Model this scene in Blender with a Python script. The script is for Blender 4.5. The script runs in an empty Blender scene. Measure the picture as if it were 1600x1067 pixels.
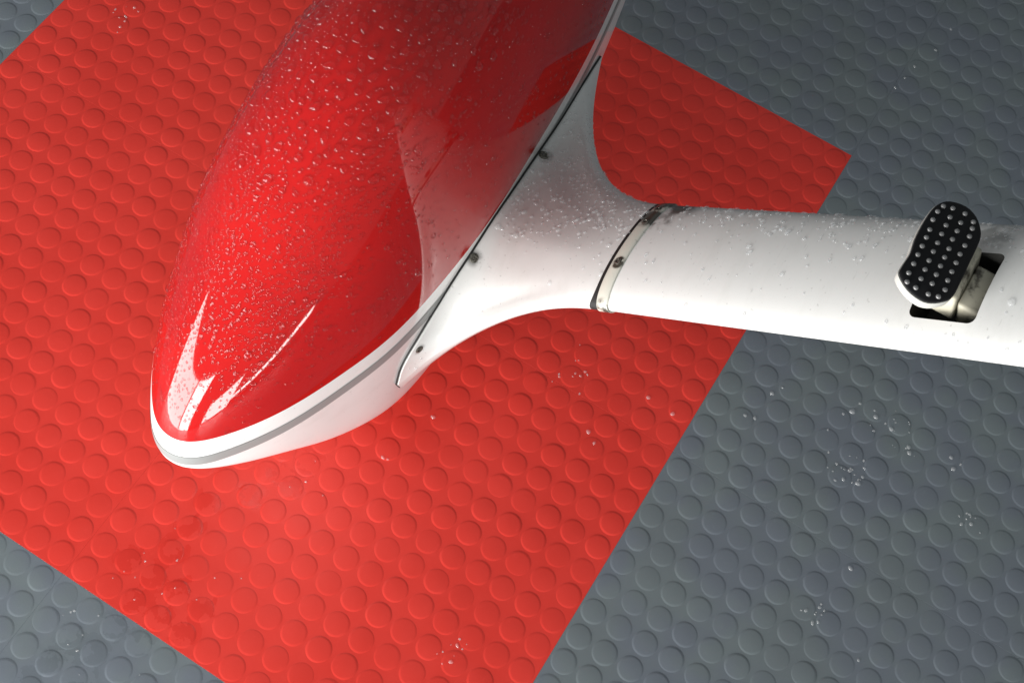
import bpy, bmesh, math, random
import numpy as np
from mathutils import Vector, Matrix
from mathutils.bvhtree import BVHTree

random.seed(7); rng = np.random.default_rng(11)
sc = bpy.context.scene
COL = sc.collection

# ------------------------------------------------------------------ camera
CAM = (0.675236, -0.240712, 1.480034)
RX = (0.847942, 0.524497, 0.076790)      # picture right
RY = (0.505529, -0.756545, -0.414826)    # picture down
RZ = (-0.159480, 0.390568, -0.906655)    # view direction
cam = bpy.data.cameras.new("camera")
cam.sensor_width = 36.0
cam.lens = 2088.18 / 1600 * 36.0
cam.clip_start = 0.05
cam.clip_end = 100
co = bpy.data.objects.new("camera", cam)
COL.objects.link(co)
M = Matrix.Identity(4)
for i in range(3):
    M[i][0] = RX[i]; M[i][1] = -RY[i]; M[i][2] = -RZ[i]; M[i][3] = CAM[i]
co.matrix_world = M
sc.camera = co

# ------------------------------------------------------------------ light
world = bpy.data.worlds.new("World")
sc.world = world
world.use_nodes = True
bg = world.node_tree.nodes["Background"]
bg.inputs[0].default_value = (0.90, 0.97, 1.0, 1)
bg.inputs[1].default_value = 0.23

def area(name, loc, target, sx, sy, power, col):
    l = bpy.data.lights.new(name, 'AREA')
    l.shape = 'RECTANGLE'; l.size = sx; l.size_y = sy
    l.energy = power; l.color = col
    o = bpy.data.objects.new(name, l); COL.objects.link(o)
    o.location = loc
    d = Vector(target) - Vector(loc)
    o.rotation_euler = d.to_track_quat('-Z', 'Y').to_euler()
    return o
# the tall open doorway ahead of the wheel, to the lower left of the picture
# two leaves of the open doorway with its post between them
area("doorway_light", (-1.22, -2.35, 0.71), (-1.22, 0.0, 0.71), 2.55, 1.40, 168, (1.0, 0.985, 0.965))
area("doorway_light", (0.53, -2.35, 0.71), (0.53, 0.0, 0.71), 0.78, 1.40, 78, (1.0, 0.985, 0.965))
area("side_opening_light", (1.95, -2.1, 0.36), (0.4, 0.1, 0.28), 0.65, 0.60, 22, (1.0, 0.985, 0.965))  # added fill lamp that brightens the white belly from the right front
# low strip of daylight on the right
area("low_opening_light", (2.2, -1.25, 0.28), (0.3, 0.1, 0.30), 0.9, 0.07, 4.0, (1.0, 0.99, 0.97))

sc.view_settings.view_transform = 'Standard'
sc.view_settings.look = 'None'
sc.view_settings.exposure = 0.0
sc.view_settings.gamma = 1.0
sc.render.engine = 'CYCLES'
sc.cycles.use_denoising = True
sc.cycles.max_bounces = 10
sc.cycles.transparent_max_bounces = 12

# ------------------------------------------------------------------ helpers
def link(o, parent=None):
    COL.objects.link(o)
    if parent is not None:
        o.parent = parent
    return o

def mesh_obj(name, verts, faces, mat, parent=None, smooth=True):
    me = bpy.data.meshes.new(name)
    me.from_pydata([tuple(map(float, v)) for v in verts], [], [tuple(int(k) for k in f) for f in faces])
    me.materials.append(mat)
    if smooth:
        me.polygons.foreach_set("use_smooth", [True] * len(me.polygons))
    me.update()
    return link(bpy.data.objects.new(name, me), parent)

def bm_obj(name, bm, mat, parent=None, smooth=True, sharp=None):
    me = bpy.data.meshes.new(name)
    bmesh.ops.recalc_face_normals(bm, faces=bm.faces[:])
    bm.to_mesh(me); bm.free()
    mats = mat if isinstance(mat, (list, tuple)) else [mat]
    for m in mats: me.materials.append(m)
    if smooth:
        me.polygons.foreach_set("use_smooth", [True] * len(me.polygons))
        if sharp: me.set_sharp_from_angle(angle=math.radians(sharp))
    me.update()
    return link(bpy.data.objects.new(name, me), parent)

def tag(o, label=None, cat=None, group=None, kind=None):
    if label: o["label"] = label
    if cat: o["category"] = cat
    if group: o["group"] = group
    if kind: o["kind"] = kind
    return o

# ------------------------------------------------------------------ materials
class NT:
    def __init__(s, name):
        s.m = bpy.data.materials.new(name); s.m.use_nodes = True
        s.t = s.m.node_tree; s.b = s.t.nodes["Principled BSDF"]
    def n(s, typ, **kw):
        x = s.t.nodes.new(typ)
        for k, v in kw.items():
            if k.startswith("i_"):
                x.inputs[k[2:].replace("_", " ")].default_value = v
            else: setattr(x, k, v)
        return x
    def l(s, a, b): s.t.links.new(a, b)
    def set(s, **kw):
        for k, v in kw.items(): s.b.inputs[k.replace("_", " ")].default_value = v
        return s
    def pos(s):
        return s.n("ShaderNodeNewGeometry").outputs["Position"]
    def noise(s, scale, detail=4, rough=.55, vec=None):
        x = s.n("ShaderNodeTexNoise"); x.inputs["Scale"].default_value = scale
        x.inputs["Detail"].default_value = detail; x.inputs["Roughness"].default_value = rough
        s.l(vec if vec is not None else s.pos(), x.inputs["Vector"]); return x.outputs["Fac"]
    def ramp(s, fac, a, b, ca=0., cb=1.):
        x = s.n("ShaderNodeMapRange"); x.interpolation_type = 'SMOOTHSTEP'
        x.inputs[1].default_value = a; x.inputs[2].default_value = b
        x.inputs[3].default_value = ca; x.inputs[4].default_value = cb
        s.l(fac, x.inputs[0]); return x.outputs[0]
    def math(s, op, a, b=None):
        x = s.n("ShaderNodeMath", operation=op)
        for k, v in enumerate((a, b)):
            if v is None: continue
            if isinstance(v, (int, float)): x.inputs[k].default_value = v
            else: s.l(v, x.inputs[k])
        return x.outputs[0]
    def mix(s, fac, a, b):
        x = s.n("ShaderNodeMix", data_type='RGBA')
        if isinstance(fac, (int, float)): x.inputs[0].default_value = fac
        else: s.l(fac, x.inputs[0])
        for k, v in ((6, a), (7, b)):
            if isinstance(v, tuple): x.inputs[k].default_value = v
            else: s.l(v, x.inputs[k])
        return x.outputs[2]
    def dist(s, p):
        x = s.n("ShaderNodeVectorMath", operation='DISTANCE')
        s.l(s.pos(), x.inputs[0]); x.inputs[1].default_value = p; return x.outputs["Value"]
    def bump(s, h, strength, distance=.001):
        x = s.n("ShaderNodeBump"); x.inputs["Strength"].default_value = strength
        x.inputs["Distance"].default_value = distance
        s.l(h, x.inputs["Height"]); s.l(x.outputs[0], s.b.inputs["Normal"])

def rubber(name, base, dark, wet_spots):
    t = NT(name)
    n1 = t.noise(6.0, 5); n2 = t.noise(900., 2)
    c = t.mix(t.ramp(n1, .35, .7), base, dark)
    if base[0] < .4:                       # the grey rubber is patchy: greenish and bluish
        c = t.mix(t.ramp(t.noise(11., 3), .38, .62), c, (.138, .160, .186, 1))
    # dust and scuffs, more on the tops
    c = t.mix(t.math('MULTIPLY', t.ramp(t.noise(160., 5, .7), .58, .72), .16), c, tuple(min(1, v * 1.25 + .03) for v in base[:3]) + (1,))
    # wet film left by splashes
    wet = None
    wn = t.noise(48., 3)
    for (p, r) in wet_spots:
        d = t.dist(p)
        m = t.math('MULTIPLY', t.ramp(d, r * .5, r, 1., 0.), t.ramp(wn, .46, .54))
        wet = m if wet is None else t.math('MAXIMUM', wet, m)
    rough = t.ramp(t.noise(35., 4), .3, .75, .34, .50)
    if wet is not None:
        c = t.mix(t.math('MULTIPLY', wet, .27), c, tuple(v * k for v, k in zip(base[:3], (.72, .45, .45) if base[0] > .4 else (.62, .62, .64))) + (1,))
        x = t.n("ShaderNodeMix", data_type='FLOAT'); t.l(wet, x.inputs[0]); t.l(rough, x.inputs[2]); x.inputs[3].default_value = .12
        rough = x.outputs[0]
    t.l(c, t.b.inputs["Base Color"]); t.l(rough, t.b.inputs["Roughness"])
    t.set(Specular_IOR_Level=.27)
    t.bump(n2, .12, .0006)
    return t.m

WET_RED = [((x, y, 0), .0250) for x, y in ((.235, -.066), (.233, -.097), (.264, -.097), (.299, -.097), (.235, -.028), (.234, .036), (.268, .103), (.299, .102), (.3, .135), (.264, -.062), (.301, -.064), (.267, .067), (.2, -.066), (.233, 0.0))]
WET_GREY = [((x, y, 0), .0250) for x, y in ((.231, -.166), (.233, -.133), (.265, -.132), (.236, -.193), (.2, -.2), (.196, -.227), (.205, -.172))]
M_RED = rubber("red_rubber", (.66, .044, .032, 1), (.61, .037, .026, 1), WET_RED)
M_GREY = rubber("grey_rubber", (.150, .180, .188, 1), (.136, .160, .172, 1), WET_GREY)

t = NT("joint_dark").set(Base_Color=(.05, .05, .05, 1), Roughness=.8); M_JOINT = t.m

t = NT("red_paint")
fn = t.noise(9., 4)
t.l(t.mix(t.ramp(fn, .3, .7), (.45, .0105, .0095, 1), (.40, .008, .008, 1)), t.b.inputs["Base Color"])
t.set(Roughness=.28, Coat_Weight=1.0, Coat_Roughness=.045, Coat_IOR=1.52, Specular_IOR_Level=0.0)
M_PAINT = t.m

def white_paint(name, spots, base=(.735, .735, .715, 1), rough=.34):
    t = NT(name)
    c = t.mix(t.ramp(t.noise(14., 5), .45, .75), base, tuple(v * .95 for v in base[:3]) + (1,))
    # faint scuffs and specks
    sp = t.ramp(t.noise(260., 2, .4), .70, .76)
    c = t.mix(t.math('MULTIPLY', sp, .35), c, (.32, .31, .29, 1))
    mp = t.n("ShaderNodeMapping"); mp.inputs["Scale"].default_value = (420., 38., 420.); t.l(t.pos(), mp.inputs["Vector"])
    sc_ = t.ramp(t.noise(1.0, 3, .5, mp.outputs[0]), .66, .74)
    c = t.mix(t.math('MULTIPLY', t.math('MULTIPLY', sc_, t.ramp(t.noise(22., 2), .5, .62)), .30), c, (.30, .29, .27, 1))
    mp2 = t.n("ShaderNodeMapping"); mp2.inputs["Scale"].default_value = (30., 9., 30.); t.l(t.pos(), mp2.inputs["Vector"])
    c = t.mix(t.math('MULTIPLY', t.ramp(t.noise(1.0, 6, .65, mp2.outputs[0]), .5, .72), .16), c, (.45, .44, .39, 1))
    gn = t.noise(55., 4, .65)
    for (p, r, k) in spots:
        m = t.ramp(t.dist(p), r * .25, r, 1., 0.)
        g = t.math('MINIMUM', t.math('MULTIPLY', t.math('MULTIPLY', m, t.ramp(gn, .36, .58)), k), .96)
        c = t.mix(g, c, (.035, .032, .022, 1))
    t.l(c, t.b.inputs["Base Color"])
    t.set(Roughness=rough, Coat_Weight=.5, Coat_Roughness=.08)
    return t
M_BELLY = white_paint("white_gloss_paint", [], base=(.80, .80, .785, 1)).m
M_STRIPE = NT("grey_stripe_paint").set(Base_Color=(.27, .28, .275, 1), Roughness=.4).m
M_SEAL = NT("black_seal").set(Base_Color=(.012, .012, .011, 1), Roughness=.6).m  # black for the strips that stand for shaded gaps
M_TYRE = NT("tyre_rubber").set(Base_Color=(.02, .02, .02, 1), Roughness=.75).m
t = NT("screw_metal").set(Metallic=.7, Roughness=.45)
t.l(t.mix(t.ramp(t.noise(700., 3), .4, .65), (.22, .21, .18, 1), (.03, .027, .02, 1)), t.b.inputs["Base Color"]); M_SCREW = t.m
M_SLOT = NT("slot_dark").set(Base_Color=(.02, .02, .018, 1), Roughness=.7).m
t = NT("dirty_cream_paint")
t.l(t.mix(t.ramp(t.noise(60., 5, .6), .48, .66), (.56, .53, .42, 1), (.06, .05, .035, 1)), t.b.inputs["Base Color"])
t.set(Roughness=.45); M_CREAM = t.m
M_PADRIM = NT("step_plate_paint").set(Base_Color=(.46, .46, .43, 1), Roughness=.4).m
M_PAD = NT("black_step_rubber").set(Base_Color=(.006, .006, .007, 1), Roughness=.5, Specular_IOR_Level=.25).m
M_PIMPLE = NT("black_step_pimple").set(Base_Color=(.17, .17, .17, 1), Roughness=.14, Specular_IOR_Level=1.0).m  # black rubber lightened to grey, painting in the glints on the domes

t = NT("rain_water").set(Base_Color=(1, 1, 1, 1), Roughness=0.0, IOR=1.33, Transmission_Weight=1.0)
tr = t.n("ShaderNodeBsdfTransparent"); gl = t.n("ShaderNodeBsdfGlossy", i_Roughness=.12)
fr = t.n("ShaderNodeFresnel", i_IOR=1.27); ge = t.n("ShaderNodeNewGeometry")
film = t.n("ShaderNodeMixShader"); both = t.n("ShaderNodeMixShader", i_Fac=.4)
t.l(t.math('MULTIPLY', fr.outputs[0], t.math('SUBTRACT', 1.0, ge.outputs["Backfacing"])), film.inputs[0])
t.l(tr.outputs[0], film.inputs[1]); t.l(gl.outputs[0], film.inputs[2])
t.l(t.b.outputs[0], both.inputs[1]); t.l(film.outputs[0], both.inputs[2])
t.l(both.outputs[0], t.t.nodes["Material Output"].inputs["Surface"]); M_WATER = t.m
def bead(name, k):
    t = NT(name); t.t.nodes.remove(t.b)
    tr = t.n("ShaderNodeBsdfTransparent"); gl = t.n("ShaderNodeBsdfGlossy", i_Roughness=.05); df = t.n("ShaderNodeBsdfDiffuse"); df.inputs[0].default_value = (.85, .87, .88, 1)
    fr = t.n("ShaderNodeFresnel", i_IOR=1.4); ge = t.n("ShaderNodeNewGeometry")
    a = t.n("ShaderNodeMixShader", i_Fac=k); b = t.n("ShaderNodeMixShader")
    t.l(tr.outputs[0], a.inputs[1]); t.l(df.outputs[0], a.inputs[2])
    t.l(t.math('MULTIPLY', fr.outputs[0], t.math('SUBTRACT', 1.0, ge.outputs["Backfacing"])), b.inputs[0])
    t.l(a.outputs[0], b.inputs[1]); t.l(gl.outputs[0], b.inputs[2])
    t.l(b.outputs[0], t.t.nodes["Material Output"].inputs["Surface"]); return t.m
M_BEAD = bead("milky_rain_water", .17); M_BEAD_LEG = bead("thin_rain_water", .20)  # clear drops with white mixed in to paint their bright glints
sc.cycles.sample_clamp_indirect = 4; sc.cycles.caustics_reflective = False

# ------------------------------------------------------------------ floor
P = 1 / 30.0                              # stud pitch
T = 15 * P                                # tile edge, 0.5 m
X0, Y0 = 4.5 * P, -3.55 * P               # one tile corner
floor = mesh_obj("floor", [(-4, -4, -.006), (5, -4, -.006), (5, 5, -.006), (-4, 5, -.006)], [(0, 1, 2, 3)], M_GREY, smooth=False)
tag(floor, kind="structure")

def tile_mesh(name, mat):
    bm = bmesh.new()
    g, c, h = .00005, .0002, .006
    ring = lambda r, z: [bm.verts.new((sx * r, sy * r, z)) for sx, sy in ((-1, -1), (1, -1), (1, 1), (-1, 1))]
    a = ring(T / 2 - g, -h); b = ring(T / 2 - g, -c * .6); d = ring(T / 2 - g - c, 0)
    for lo_, hi_ in ((a, b), (b, d)):
        for k in range(4): bm.faces.new((lo_[k], lo_[(k + 1) % 4], hi_[(k + 1) % 4], hi_[k]))
    bm.faces.new(d)
    me = bpy.data.meshes.new(name); bm.to_mesh(me); bm.free(); me.materials.append(mat); return me

def stud_geo(n, rings):
    v = []; f = []
    for (r, z) in rings:
        for k in range(n): v.append((r * math.cos(2 * math.pi * k / n), r * math.sin(2 * math.pi * k / n), z))
    for j in range(len(rings) - 1):
        for k in range(n):
            a, b = j * n + k, j * n + (k + 1) % n
            f.append((a, b, b + n, a + n))
    f.append(tuple(range((len(rings) - 1) * n, len(rings) * n)))
    return v, f
RINGS = [(.0152, -.00004), (.0143, .00010), (.0132, .00032), (.0123, .00039)]
RINGS_FAR = [(.0149, -.00004), (.0133, .00029), (.0120, .00037)]
def stud_mesh(name, mat):
    v, f = stud_geo(32, RINGS)
    me = bpy.data.meshes.new(name); me.from_pydata(v, [], f); me.materials.append(mat)
    me.polygons.foreach_set("use_smooth", [True] * len(me.polygons)); me.update(); return me
TM = {c: tile_mesh("floor_tile", m) for c, m in (("red", M_RED), ("grey", M_GREY))}
SM = {c: stud_mesh("stud", m) for c, m in (("red", M_RED), ("grey", M_GREY))}

camv = Vector(CAM); rx, ry, rz = Vector(RX), Vector(RY), Vector(RZ)
def in_view(x, y, m=.02):
    d = Vector((x, y, 0)) - camv; z = d.dot(rz)
    u = d.dot(rx) / z * 2088.18; v = d.dot(ry) / z * 2088.18
    return abs(u) < 800 + m * 1000 and abs(v) < 533.5 + m * 1000

studs = []
for ti in range(-4, 5):
    for tj in range(-3, 5):
        cx, cy = X0 + (ti + .5) * T, Y0 + (tj + .5) * T
        red = ti in (-1, 0) and tj in (0, 1)
        o = bpy.data.objects.new("floor_tile", TM["red" if red else "grey"])
        link(o, floor); o.location = (cx, cy, 0)
        tag(o, "red studded rubber floor tile" if red else "grey studded rubber floor tile")
        for i in range(15):
            for j in range(15):
                x = cx + (i - 7) * P; y = cy + (j - 7) * P
                studs.append(((Vector((x, y, 0)) - camv).length, x, y, red, o, in_view(x, y)))
# studs of their own: the 300 nearest in view that nothing stands over; the rest are joined per tile
def covered(x, y):
    if .13 < x < .37 and .03 < y < .95: return True
    if x > .36 and .42 < y < .72 and x < 1.4: return y < .60 + .1 * (x - .4)
    return False
vis = sorted([s for s in studs if s[5] and not covered(s[1], s[2])], key=lambda s: s[0])
single = set((s[1], s[2]) for s in vis[:300])
rest = {}
for (d, x, y, red, o, iv) in studs:
    if (x, y) in single:
        s = bpy.data.objects.new("stud", SM["red" if red else "grey"])
        link(s, o); s.location = (x - o.location.x, y - o.location.y, 0)
        s.scale.z = random.uniform(.75, 1.3); s.rotation_euler = (random.gauss(0, .006), random.gauss(0, .006), random.uniform(0, 6))
    else:
        rest.setdefault(o.name, []).append((x - o.location.x, y - o.location.y, iv))
for name, L in rest.items():
    o = bpy.data.objects[name]
    V = []; F = []
    for (x, y, iv) in L:
        v, f = stud_geo(28, RINGS) if iv else stud_geo(14, RINGS_FAR)
        b = len(V); kz = random.uniform(.75, 1.3); V += [(a + x, c + y, z * kz) for a, c, z in v]; F += [tuple(k + b for k in q) for q in f]
    me = bpy.data.meshes.new("stud"); me.from_pydata(V, [], F)
    me.materials.append(o.data.materials[0]); me.polygons.foreach_set("use_smooth", [True] * len(me.polygons)); me.update()
    q = bpy.data.objects.new("stud", me); link(q, o); q["kind"] = "stuff"

# ------------------------------------------------------------------ wheel fairing
def pchip(x, y, xi):
    x = np.array(x, float); y = np.array(y, float); h = np.diff(x); d = np.diff(y) / h
    m = np.zeros(len(x))
    for i in range(1, len(x) - 1):
        if d[i - 1] * d[i] > 0:
            w1 = 2 * h[i] + h[i - 1]; w2 = h[i] + 2 * h[i - 1]; m[i] = (w1 + w2) / (w1 / d[i - 1] + w2 / d[i])
    m[0] = d[0]; m[-1] = d[-1]
    k = np.clip(np.searchsorted(x, xi) - 1, 0, len(h) - 1); t = (xi - x[k]) / h[k]
    return (y[k] * (1 + 2 * t) * (1 - t) ** 2 + m[k] * h[k] * t * (1 - t) ** 2 + y[k + 1] * t * t * (3 - 2 * t) - m[k + 1] * h[k] * t * t * (1 - t))
WY = [0, .004, .012, .03, .06, .1, .15, .21, .28, .36, .46, .57, .7, .86, 1.02, 1.1]
HY = [0, .01, .03, .07, .13, .2, .25, .3, .36, .42, .55, .7, .9, 1.1]
DY = [0, .01, .03, .08, .15, .25, .4, .7, 1.1]
W = [0, .0164, .0284, .0430, .0630, .0830, .1002, .1182, .1243, .1274, .1205, .1120, .0911, .0573, .0237, .0069]
H = [0, .0472, .0735, .109, .158, .213, .250, .2775, .2915, .2925, .2625, .207, .1215, .034]
D = [0, .0097, .0298, .075, .1586, .215, .1873, .1171, .0190]
YA, ZS, XC, NU, ML, ZW, YAW = -.0033, .3148, .2593, 2.087, 4.6, .2698, .0075
NR = 170
uu = np.linspace(0, math.sqrt(1.1), NR)
def prof(K, V, sg=4.0):
    f = pchip(np.sqrt(np.array(K)), V, uu)
    r = 20; k = np.exp(-.5 * (np.arange(-r, r + 1) / sg) ** 2); k /= k.sum()
    e = np.concatenate([-f[r:0:-1], f, 2 * f[-1] - f[-2:-r - 2:-1]])
    return np.maximum(np.convolve(e, k, 'valid'), 0)
fw, fh, fd = prof(WY, W, 5.0), prof(HY, H, 6.5), prof(DY, D)
def spat_world(X, Y, Z):
    c, s = math.cos(YAW), math.sin(YAW)
    return np.stack([XC + X * c - Y * s, YA + X * s + Y * c, ZW + Z], -1)
NA = 72
th = np.linspace(0, math.pi, NA + 1)
cu, su = np.cos(th), np.sin(th)
def ring_pts():
    up_c = np.sign(cu) * np.abs(cu) ** (2 / NU); up_s = np.abs(su) ** (2 / NU)
    lo_c = np.sign(cu) * np.abs(cu) ** (2 / ML); lo_s = np.abs(su) ** (2 / ML)
    Xu = fw[:, None] * up_c; Zu = fh[:, None] * up_s
    Xl = fw[:, None] * lo_c[::-1][1:-1]; Zl = -fd[:, None] * lo_s[::-1][1:-1]
    X = np.concatenate([Xu, Xl], 1); Z = np.concatenate([Zu, Zl], 1)
    return spat_world(X, np.repeat((uu ** 2)[:, None], X.shape[1], 1), Z)
G = ring_pts()
def spat_bm():
    bm = bmesh.new(); n = G.shape[1]
    nose = bm.verts.new(G[0, 0]); rows = []
    for i in range(1, NR): rows.append([bm.verts.new(p) for p in G[i]])
    for k in range(n): bm.faces.new((nose, rows[0][k], rows[0][(k + 1) % n]))
    for a, b in zip(rows[:-1], rows[1:]):
        for k in range(n): bm.faces.new((a[k], b[k], b[(k + 1) % n], a[(k + 1) % n]))
    bm.faces.new(rows[-1])
    bmesh.ops.recalc_face_normals(bm, faces=bm.faces[:])
    return bm
def cut(bm, z, keep_above):
    bmesh.ops.bisect_plane(bm, geom=bm.verts[:] + bm.edges[:] + bm.faces[:], plane_co=(0, 0, z), plane_no=(0, 0, 1),
                           clear_inner=keep_above, clear_outer=not keep_above, dist=1e-7)
    return bm

gear = bpy.data.objects.new("landing_gear", None); link(gear)
gear.location = (.262, .39, 0)
tag(gear, "aircraft wheel fairing, red above and white below, on a white leg over red tiles", "landing gear")
INV = Matrix.Translation((-.262, -.39, 0))
def part(o, parent):
    o.parent = parent
    if parent is gear: o.data.transform(INV)      # gear has no rotation: children store local coordinates
    return o
def own(o, parent):                                # part under gear or sub-part under a part at the gear's origin
    o.data.transform(INV); o.parent = parent; return o

red_top = own(bm_obj("top_shell", cut(spat_bm(), ZS, True), M_PAINT), gear)
tag(red_top, "glossy red painted top of the wheel fairing")
belly = own(bm_obj("belly_shell", cut(spat_bm(), ZS, False), M_BELLY), gear)
tag(belly, "white painted lower half of the wheel fairing")
bm = cut(cut(spat_bm(), .2912, False), .2757, True)
bm.normal_update()
for v in bm.verts: v.co += v.normal * .0005
own(bm_obj("stripe", bm, M_STRIPE), belly)

# tyre inside the fairing, touching the floor
bm = bmesh.new()
prof_t = [(-.055, .10), (-.062, .125), (-.058, .15), (-.04, .168), (0, .174), (.04, .168), (.058, .15), (.062, .125), (.055, .10)]
n = 64; rows = []
for k in range(n):
    a = 2 * math.pi * k / n
    rows.append([bm.verts.new((.257 + x, .37 + r * math.cos(a), .1755 + r * math.sin(a))) for x, r in prof_t])
for k in range(n):
    a, b = rows[k], rows[(k + 1) % n]
    for j in range(len(prof_t)): bm.faces.new((a[j], a[(j + 1) % len(prof_t)], b[(j + 1) % len(prof_t)], b[j]))
own(bm_obj("tyre", bm, M_TYRE), gear)

# ------------------------------------------------------------------ leg, strap and root cuff
A0 = np.array([.529, .37, .379]); ang = math.radians(40.285)
AX = np.array([math.cos(ang), 0, math.sin(ang)]); NX = np.array([-math.sin(ang), 0, math.cos(ang)]); YX = np.array([0, 1., 0])
CH, LE_Y = .1315, -.0640                     # chord, leading edge offset from axis
NP = 96
ta = 2 * math.pi * np.arange(NP) / NP        # 0 = trailing edge, pi = leading edge
def section(off=0., chord=CH, thick=.0165):
    c = (1 + np.cos(ta)) / 2                 # 0 at leading edge, 1 at trailing edge
    y = LE_Y + c * chord
    t = thick * 2.13 * np.sqrt(np.maximum(c, 0)) * (1 - c) ** .60 + .0022 * np.sqrt(np.maximum(1 - (2 * c - 1) ** 8, 0)) * c
    n_ = np.sign(np.sin(ta)) * t
    if off:
        dy = np.gradient(y); dn = np.gradient(n_)
        dy[0] = 0; dn[0] = 1; 
        L = np.hypot(dy, dn) + 1e-9
        y = y + dn / L * off * 1.0; n_ = n_ - dy / L * off
    return y, n_
def ring(s, off=0.):
    y, n_ = section(off)
    return A0 + s * AX + y[:, None] * YX + n_[:, None] * NX

def loft(rings, cap0=False, cap1=False):
    bm = bmesh.new(); R = [[bm.verts.new(p) for p in r] for r in rings]; n = len(R[0])
    for a, b in zip(R[:-1], R[1:]):
        for k in range(n): bm.faces.new((a[k], a[(k + 1) % n], b[(k + 1) % n], b[k]))
    if cap0: bm.faces.new(R[0])
    if cap1: bm.faces.new(R[-1])
    return bm

def atP(s, y, n_=.0):
    return tuple(A0 + s * AX + y * YX + n_ * NX)

M_LEG = white_paint("white_leg_paint", [(atP(.03, .060, .006), .030, .95), (atP(.025, .03, .014), .018, .8), (atP(.345, .05, .012), .032, .55), (atP(.012, .065, .0), .020, 1.)]).m  # the spot beside the step paints in the pad's shadow
leg = bm_obj("leg", loft([ring(s) for s in np.concatenate([[0, .01], np.linspace(.02, .80, 40)])], True, True), [M_LEG, M_SLOT], None)
# slot for the folding step
def rounded_prism(cx, cy, hx, hy, r, z0, z1, seg=6):
    bm = bmesh.new(); pts = []
    for (sx, sy, a0) in ((1, 1, 0), (-1, 1, 90), (-1, -1, 180), (1, -1, 270)):
        for k in range(seg + 1):
            a = math.radians(a0 + 90 * k / seg)
            pts.append((cx + sx * (hx - r) + r * math.cos(a), cy + sy * (hy - r) + r * math.sin(a)))
    lo_ = [bm.verts.new(A0 + x * AX + y * YX + z0 * NX) for x, y in pts]; hi_ = [bm.verts.new(A0 + x * AX + y * YX + z1 * NX) for x, y in pts]
    m = len(pts)
    for k in range(m): bm.faces.new((lo_[k], lo_[(k + 1) % m], hi_[(k + 1) % m], hi_[k]))
    bm.faces.new(lo_); bm.faces.new(hi_); return bm
SLOT = (.3385, -.0090, .0268, .0335)
cutter = bm_obj("slot_cutter", rounded_prism(SLOT[0], SLOT[1], SLOT[2], SLOT[3], .006, -.009, .05), M_SLOT, None, False)
bo = leg.modifiers.new("slot", 'BOOLEAN'); bo.operation = 'DIFFERENCE'; bo.object = cutter; bo.solver = 'EXACT'
try: bo.material_mode = 'TRANSFER'
except Exception: pass
dg = bpy.context.evaluated_depsgraph_get()
nm = bpy.data.meshes.new_from_object(leg.evaluated_get(dg))
leg.modifiers.clear(); leg.data = nm
bpy.data.objects.remove(cutter)
nm.polygons.foreach_set("use_smooth", [True] * len(nm.polygons)); nm.set_sharp_from_angle(angle=math.radians(32))
own(leg, gear); tag(leg, "white streamlined leg with black step slot")

# strap over the joint
M_STRAP = white_paint("strap_paint", [(atP(.010, .066, .0), .026, 3.), (atP(.010, .036, .013), .016, 3.), (atP(.010, -.022, .018), .0085, 3.), (atP(.008, -.062, .0), .012, 2.)], base=(.66, .65, .57, 1)).m
st = [ring(s, o) for s, o in ((.0015, -.001), (.0018, .0010), (.0026, .0017), (.0148, .0017), (.0156, .0010), (.0158, -.001))]
strap = own(bm_obj("strap", loft(st), M_STRAP, None, True, 50), gear)
tag(strap, "off-white joint strap with black grime at its upper end")
le_m = (np.clip(-np.cos(ta), 0, 1) ** 10)[:, None]
gk = [ring(-.0024, .0007) - le_m * .0055 * AX, ring(.0014, .0007)]
own(bm_obj("joint_gap", loft(gk), M_SEAL), strap)  # black band laid on as the shaded gap beside the strap

# root outline on the side of the fairing: y, upper z, lower z
RYK = [.205, .210, .222, .240, .262, .290, .325, .370, .430, .515, .570, .610, .650]
RZU = [.195, .222, .243, .258, .275, .292, .303, .311, .303, .284, .276, .264, .244]
RZL = [.195, .180, .172, .168, .166, .166, .168, .172, .180, .194, .206, .218, .236]
spat_tree = BVHTree.FromBMesh(cut(spat_bm(), 9, False))
def side(y, z):
    h = spat_tree.ray_cast(Vector((1.0, y, z)), Vector((-1, 0, 0)))
    return (h[0], h[1]) if h[0] else (Vector((.36, y, z)), Vector((1, 0, 0)))
c_ = (1 + np.cos(ta)) / 2
ry_ = .205 + c_ * (.650 - .205)
zu = pchip(RYK, RZU, ry_); zl = pchip(RYK, RZL, ry_)
upm = np.sin(ta) > 0
rz_ = np.where(upm, zu, zl)
root = []; rootn = []
for y, z in zip(ry_, rz_):
    p, n_ = side(y, z); root.append(np.array(p) + np.array(n_) * .0035); rootn.append(np.array(n_))
root = np.array(root); rootn = np.array(rootn)
legr = ring(.0, .0004)
mid_z = .235
cen = np.stack([root[:, 0], .34 + (ry_ - .34) * .45, np.full(NP, mid_z)], -1)
tang = cen - root; tang -= (tang * rootn).sum(1)[:, None] * rootn
tl = np.linalg.norm(tang, axis=1)[:, None]; tang /= tl + 1e-9
ecc = np.abs(np.cos(ta))[:, None] ** 2
B3 = root
B2 = root + tang * (.004 + .082 * ecc) + rootn * (.026 - .012 * ecc)
B1 = legr - AX * (.075 + .035 * ecc)
rings = []
for v in np.linspace(0, 1, 40):
    rings.append((1 - v) ** 3 * legr + 3 * v * (1 - v) ** 2 * B1 + 3 * v * v * (1 - v) * B2 + v ** 3 * B3)
rings.append(root - rootn * .0030 )
def cpt(k, v):
    i = int(k) % NP
    q = (1 - v) ** 3 * legr[i] + 3 * v * (1 - v) ** 2 * B1[i] + 3 * v * v * (1 - v) * B2[i] + v ** 3 * B3[i]
    return q
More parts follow.
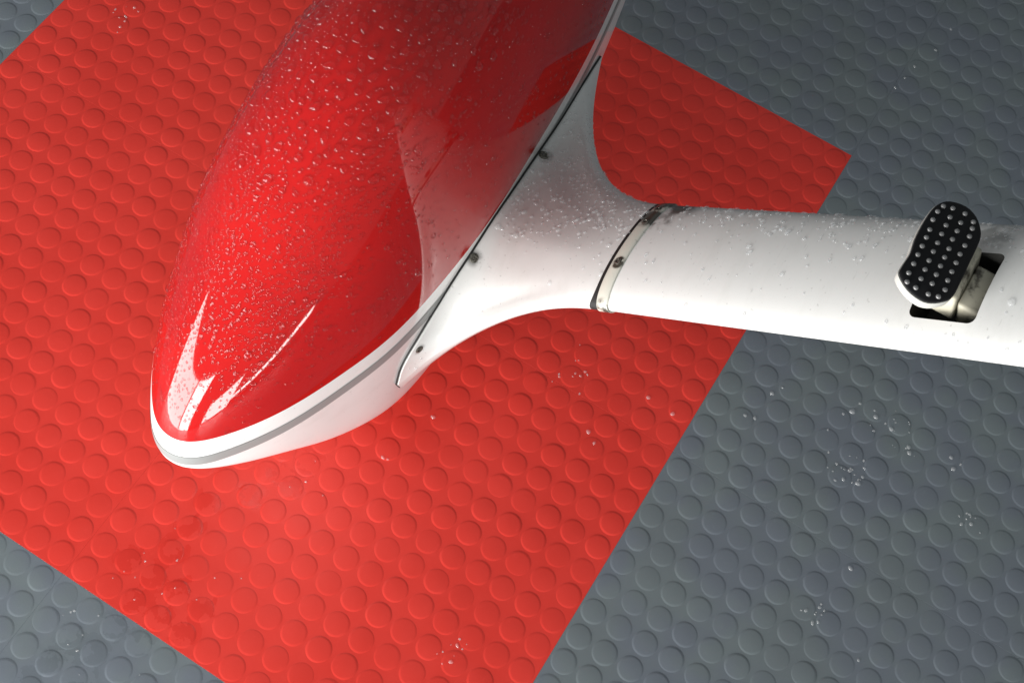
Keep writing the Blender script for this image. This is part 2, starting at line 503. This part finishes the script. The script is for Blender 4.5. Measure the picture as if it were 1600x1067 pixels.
M_CUFF = white_paint("white_cuff_paint", [((.3818, .4713, .2937), .013, .9), ((.3880, .3237, .3013), .012, .8), ((.3842, .2322, .243), .009, .7), (atP(-.006, .066, .0), .02, .8)]).m
cuff = own(bm_obj("leg_cuff", loft(rings), M_CUFF, None, True, 50), gear)
tag(cuff, "white flared cuff joining leg and wheel fairing")
sw = (.0012 + .0044 * np.exp(-((ry_ - .52) / .07) ** 2) + .0022 * np.exp(-((ry_ - .25) / .02) ** 2))[:, None]
own(bm_obj("seal", loft([root - tang * sw - rootn * .0012, root - tang * sw - rootn * .0050]), M_SEAL), cuff)  # black strip painting in the shade of the gap around the cuff

# screws
bm = loft(rings); bm.normal_update(); cuff_tree = BVHTree.FromBMesh(bm); bm.free()
bm = loft(st); bm.normal_update(); strap_tree = BVHTree.FromBMesh(bm); bm.free()
bm = loft([ring(s) for s in (0, .2, .4, .6)]); bm.normal_update(); leg_tree = BVHTree.FromBMesh(bm); bm.free()
def screw(p, n_, r, parent, sx=1.):
    n_ = Vector(n_).normalized(); q = n_.to_track_quat('Z', 'Y').to_matrix(); p = Vector(p)
    bm = bmesh.new(); N = 20
    prof_s = [(1., -.0006), (1., .0003), (.86, .0007), (.5, .0009), (.42, .0002), (.0, .0002)]
    rows = []
    for (k, z) in prof_s[:-1]:
        rows.append([bm.verts.new(p + q @ Vector((k * r * sx * math.cos(2 * math.pi * i / N), k * r * math.sin(2 * math.pi * i / N), z))) for i in range(N)])
    for a, b in zip(rows[:-1], rows[1:]):
        for i in range(N): bm.faces.new((a[i], a[(i + 1) % N], b[(i + 1) % N], b[i]))
    bm.faces.new(rows[-1])
    return own(bm_obj("screw", bm, M_SCREW, None, True, 40), parent)
for tgt, r in (((.3818, .4713, .2937), .0058), ((.3880, .3237, .3013), .0050), ((.3842, .2322, .243), .0044)):
    h = cuff_tree.find_nearest(Vector(tgt)); n_ = h[1]
    if n_.dot(camv - h[0]) < 0: n_ = -n_
    screw(h[0], n_, r, cuff)
for y in (-.022, .032, .056):
    h = strap_tree.find_nearest(Vector(atP(.0088, y, .03))); n_ = h[1]
    if n_.dot(Vector(NX)) < 0: n_ = -n_
    screw(h[0], n_, .0040, strap)

# ------------------------------------------------------------------ folding step
ZP = .635
OUT = [(.7328, .3924), (.7358, .4012), (.7417, .4072), (.7535, .4098), (.7636, .406), (.7712, .3972), (.7743, .3875), (.7751, .3698), (.7759, .3498), (.776, .3341),
       (.7719, .3269), (.7648, .3209), (.7569, .3187), (.7455, .3211), (.7354, .3282), (.7339, .3348), (.7347, .3475), (.7338, .3545), (.7325, .3623), (.7319, .3765)]
def outline(k=1., dx=0., dy=0., n=3):
    c = np.array(OUT).mean(0); Q = (np.array(OUT) - c) * k + c + np.array([dx, dy])
    out = []
    m = len(Q)
    for i in range(m):                              # Catmull-Rom
        p0, p1, p2, p3 = Q[i - 1], Q[i], Q[(i + 1) % m], Q[(i + 2) % m]
        for t_ in np.arange(n) / n:
            out.append(.5 * ((2 * p1) + (p2 - p0) * t_ + (2 * p0 - 5 * p1 + 4 * p2 - p3) * t_ ** 2 + (3 * p1 - p0 - 3 * p2 + p3) * t_ ** 3))
    return np.array(out)
def slab(levels):
    bm = bmesh.new(); rows = [[bm.verts.new((x, y, z)) for x, y in outline(k, dx, dy)] for k, z, dx, dy in levels]
    n = len(rows[0])
    for a, b in zip(rows[:-1], rows[1:]):
        for i in range(n): bm.faces.new((a[i], a[(i + 1) % n], b[(i + 1) % n], b[i]))
    bm.faces.new(rows[0]); bm.faces.new(rows[-1]); return bm
plate = own(bm_obj("step_plate", slab([(1.00, ZP - .011, -.0004, -.0006), (1.016, ZP - .0074, -.0005, -.0004), (1.016, ZP - .0034, -.0005, -.0004), (1.01, ZP - .0024, -.0004, -.0006)]), M_PADRIM, None, True, 45), gear)
tag(plate, "pale metal plate of the folding foot step")
pad = own(bm_obj("step_pad", slab([(1., ZP - .003, 0, 0), (1., ZP - .0008, 0, 0), (.97, ZP, 0, 0)]), M_PAD, None, True, 40), gear)
tag(pad, "black rubber pad with small round pimples")

PIMP = [(.7456, .4017), (.737, .3925), (.7388, .3993), (.7553, .4027), (.7469, .3933), (.7557, .3936), (.7636, .3997), (.7651, .394), (.7472, .3852), (.7369, .3840), (.7384, .3747), (.7563, .3854), (.7475, .3764), (.739, .3671), (.7562, .3769), (.748, .3677), (.7394, .3586), (.7483, .3591), (.7572, .368), (.7661, .3685), (.7397, .3501), (.7574, .3594), (.7487, .3503), (.7665, .3601), (.7402, .3413), (.7578, .351), (.7493, .3417), (.7668, .3514), (.7403, .3323), (.7581, .3426), (.7499, .333), (.7423, .3248), (.7672, .343), (.7586, .334), (.7497, .3241), (.7686, .3347), (.7597, .3245), (.7668, .3268), (.766, .3865), (.7662, .3773)]
bm = bmesh.new(); bmesh.ops.create_icosphere(bm, subdivisions=2, radius=.0021)
for v in bm.verts: v.co.z *= .75
pm = bpy.data.meshes.new("pimple"); bm.to_mesh(pm); bm.free(); pm.materials.append(M_PIMPLE)
pm.polygons.foreach_set("use_smooth", [True] * len(pm.polygons))
for x, y in PIMP:
    o = bpy.data.objects.new("pimple", pm); link(o, pad); o.location = (x - .262, y - .39, ZP + .0003)

def box_bm(x0, x1, y0, y1, z0, z1, bev=.002, taper=0.):
    bm = bmesh.new(); bmesh.ops.create_cube(bm, size=1)
    for v in bm.verts:
        v.co = Vector(((x0 + x1) / 2 + v.co.x * (x1 - x0), (y0 + y1) / 2 + v.co.y * (y1 - y0), (z0 + z1) / 2 + v.co.z * (z1 - z0)))
        if v.co.z < (z0 + z1) / 2: v.co.x += taper
    bmesh.ops.bevel(bm, geom=bm.edges[:], offset=bev, segments=3, affect='EDGES', profile=.5)
    return bm
arm = own(bm_obj("step_arm", box_bm(.757, .780, .3385, .390, .598, ZP - .009, .0025, .008), M_CREAM, None, True, 35), gear)
hinge = own(bm_obj("step_hinge", box_bm(.783, .804, .342, .383, .592, .616, .003, .008), M_CREAM, None, True, 35), gear)
tag(hinge, "grimy cream hinge of the step inside its slot")

# ------------------------------------------------------------------ rain
def drops(name, pts, nrm, rad, flat, seg=10, mat=None):
    rings_ = [(1.0, -.12), (1.0, .06), (.88, .45), (.6, .8), (.0, 1.0)]
    ang_ = 2 * np.pi * np.arange(seg) / seg
    loc = [np.stack([k * np.cos(ang_), k * np.sin(ang_), np.full(seg, z)], 1) for k, z in rings_[:-1]] + [np.array([[0, 0, 1.0]])]
    loc = np.concatenate(loc); nv = len(loc)
    F = [tuple(range(seg - 1, -1, -1))]
    for j in range(3):
        for k in range(seg):
            a, b = j * seg + k, j * seg + (k + 1) % seg; F.append((a, b, b + seg, a + seg))
    for k in range(seg): F.append((3 * seg + k, 3 * seg + (k + 1) % seg, nv - 1))
    V = []; FF = []
    for i in range(len(pts)):
        n_ = np.array(nrm[i], float); n_ /= np.linalg.norm(n_)
        t_ = np.cross(n_, (0, 1, .3)); t_ /= np.linalg.norm(t_); b_ = np.cross(n_, t_)
        a = rng.uniform(0, 6.28); e = 1 + abs(rng.normal(0, .16)); t2 = math.cos(a) * t_ + math.sin(a) * b_; b2 = np.cross(n_, t2)
        r = rad[i]; wob = 1 + .10 * np.sin(ang_ * 2 + rng.uniform(0, 6)) + .06 * np.sin(ang_ * 3 + rng.uniform(0, 6))
        wv = np.concatenate([np.tile(wob, 4), [1]])
        V.append(pts[i] + (loc[:, 0] * wv * r * e)[:, None] * t2 + (loc[:, 1] * wv * r / e ** .5)[:, None] * b2 + (loc[:, 2] * r * flat)[:, None] * n_)
        FF += [tuple(q + i * nv for q in f) for f in F]
    return mesh_obj(name, np.concatenate(V), FF, mat or M_WATER)

def sample(bm, count, keep):
    bmesh.ops.triangulate(bm, faces=bm.faces[:]); bm.normal_update()
    A = np.array([f.calc_area() for f in bm.faces]); vs = np.array([[v.co[:] for v in f.verts] for f in bm.faces])
    N_ = np.array([[v.normal[:] for v in f.verts] for f in bm.faces]); bm.free()
    i = rng.choice(len(A), count, p=A / A.sum()); u_ = rng.random((count, 2)); f_ = u_.sum(1) > 1; u_[f_] = 1 - u_[f_]
    w_ = np.stack([1 - u_.sum(1), u_[:, 0], u_[:, 1]], 1)
    p = (vs[i] * w_[..., None]).sum(1); n_ = (N_[i] * w_[..., None]).sum(1); n_ /= np.linalg.norm(n_, axis=1)[:, None]
    k = np.array([keep(a, b) for a, b in zip(p, n_)]); k = rng.random(count) < k
    return p[k], n_[k]
def clump(p, s, seed):
    # cheap smooth pseudo noise in 0..1
    q = np.array(p) * s + seed
    return .5 + .25 * (math.sin(q[0] * 1.7 + 1.3 * math.sin(q[1] * 1.1)) + math.sin(q[1] * 1.9 + 1.7 * math.sin(q[2] * 1.3 + q[0] * .7)))
def keep_red(p, n_):
    if p[1] > .95: return 0
    top = np.clip((n_[2] + .05) / .45, .12, 1)          # fewer drops stay on the steep sides
    near_seam = np.clip((p[2] - .325) / .05, .25, 1)
    return top * near_seam * (.35 if n_[0] > .72 else 1) * (.35 + .65 * clump(p, 40, 3.1))
p, n_ = sample(cut(spat_bm(), ZS + .003, True), 56000, keep_red)
r = np.exp(rng.normal(math.log(.00098), .42, len(p)))
high = np.clip((p[:, 2] - .46) / .06, 0, 1)
r *= 1 + .9 * high * (rng.random(len(p)) < .35)
big = (rng.random(len(p)) < .10) & (high > .4); r[big] *= 3.0
r = np.clip(r, .0004, .0048)
order = np.argsort(-r); acc = []; cell = {}
for i in order:                                          # keep drops from merging
    c = tuple((p[i] // .012).astype(int)); ok = True
    for dx in (-1, 0, 1):
        for dy in (-1, 0, 1):
            for dz in (-1, 0, 1):
                for j in cell.get((c[0] + dx, c[1] + dy, c[2] + dz), ()):
                    if np.sum((p[i] - p[j]) ** 2) < ((r[i] + r[j]) * 1.12) ** 2: ok = False
    if ok: acc.append(i); cell.setdefault(c, []).append(i)
o = drops("rain_drops", p[acc], n_[acc], r[acc], .72)
tag(o, "clear rain drops beaded all over the glossy red fairing top", "rain drops", None, "stuff")

bm = loft([ring(s, .0002) for s in np.linspace(.025, .5, 30)])
def keep_leg(p, n_):
    q = p - A0; y = q[1]
    if np.dot(n_, NX) < -.1: return 0
    s_ = np.dot(q, AX)
    if SLOT[0] - .04 < s_ < SLOT[0] + .035 and -.05 < y < .03: return 0
    return .08 + .92 * np.clip((y - .005) / .05, 0, 1)
p1, n1 = sample(bm, 2600, keep_leg)
def keep_cuff(p, n_):
    if n_[2] < .0 or p[1] > .56: return 0
    return .05 + .8 * np.clip((p[1] - .35) / .05, 0, 1)
bm = loft(rings); bm.normal_update()
up_face = max(bm.faces, key=lambda f: f.calc_center_median().z)          # the crest of the cuff must face up
if up_face.normal.z < 0: bmesh.ops.reverse_faces(bm, faces=bm.faces[:])
p2, n2 = sample(bm, 3800, keep_cuff)
p = np.concatenate([p1, p2]); n_ = np.concatenate([n1, n2]); r = np.clip(np.exp(rng.normal(math.log(.00125), .40, len(p))), .0005, .0034)
o = drops("rain_drops", p, n_, r, .55, 10, M_BEAD_LEG)
tag(o, "small clear rain drops along the white leg and its cuff", "rain drops", None, "stuff")

GD = [(.7163, .5146, 2.6), (.7237, .5283, 1.4), (.7018, .4706, 2.3), (.7133, .4741, 2.3), (.8103, .5484, 3.6), (.8022, .5394, 1.8), (.8138, .5634, 2.0), (.8377, .5579, 3.0), (.8331, .5649, 1.5), (.8436, .5406, 1.8), (.8606, .5543, 2.8), (.8515, .5568, 1.4), (.8617, .5651, 1.3), (.8886, .5448, 2.6), (.8924, .5384, 2.8), (.9381, .5615, 2.6), (.9464, .5497, 2.8), (.9516, .5595, 1.5),
      (.8406, .4778, 2.6), (.8543, .4902, 1.8), (.8495, .4984, 1.5), (.8573, .4791, 2.0), (.8559, .4685, 3.2), (.8388, .4635, 2.4), (.831, .457, 1.8), (.8238, .4765, 1.5), (.8326, .4946, 1.2), (.8237, .4658, 1.2), (.9825, .4915, 2.2), (.9924, .4979, 2.5), (.986, .508, 1.7), (.9762, .4992, 1.2), (.9851, .5003, 1.2), (.871, .2975, 2.2), (.8827, .3094, 2.0), (.8836, .2889, 2.3), (.8885, .2933, 1.8), (.8884, .3029, 1.3), (.8931, .3699, 2.8), (.9467, .2795, 1.8), (.7953, .5097, 1.2),
      (.6771, 1.1538, 2.0), (.6739, 1.1074, 2.3), (.6605, 1.0645, 2.0), (.6571, 1.039, 1.6), (.6526, 1.0163, 2.0)]
RD = [(.6266, .4233, 2.8), (.5916, .4254, 2.6), (.5529, .3473, 2.8), (.5659, .3388, 2.0), (.562, .0313, 2.4), (.5584, .05, 2.2), (.5103, .4122, 1.8), (.5015, .4037, 1.5), (.5082, .4041, 1.6), (.4872, .3891, 1.6), (.3675, .1866, 2.2), (.3886, .2611, 2.6), (.3734, .188, 1.6), (-.2668, .5328, 2.2), (-.2632, .5081, 1.8), (-.2624, .4971, 2.0), (-.2587, .5307, 1.5)]
def floor_z(x, y):
    a = (x - X0) / P - .5; b = (y - Y0) / P - .5
    d = math.hypot(a - round(a), b - round(b)) * P
    return .00035 if d < .0130 else .0001
def floor_drops(L, extra, label):
    q = [(x, y, r * .001) for x, y, r in L]
    for (x, y, r, n, s_) in extra:
        for k in range(n): q.append((x + random.gauss(0, s_), y + random.gauss(0, s_), random.uniform(.0005, .0014)))
    pts = np.array([(x, y, floor_z(x, y)) for x, y, r in q]); nn = np.tile((0., 0., 1.), (len(q), 1))
    o = drops("floor_drops", pts, nn, [r for *_, r in q], .55, 10, M_BEAD)
    return tag(o, label, "water drops", None, "stuff")
floor_drops(GD, [(.84, .48, 0, 14, .012), (.85, .555, 0, 12, .02), (.985, .50, 0, 5, .01), (.88, .30, 0, 5, .01), (.22, -.17, 0, 9, .03)], "scattered clear water drops on the grey floor tiles")
floor_drops(RD, [(.25, -.05, 0, 14, .035), (.30, .10, 0, 6, .03), (.50, .41, 0, 8, .012), (-.262, .515, 0, 8, .012), (.56, .04, 0, 8, .01)], "scattered clear water drops on the red floor tiles")
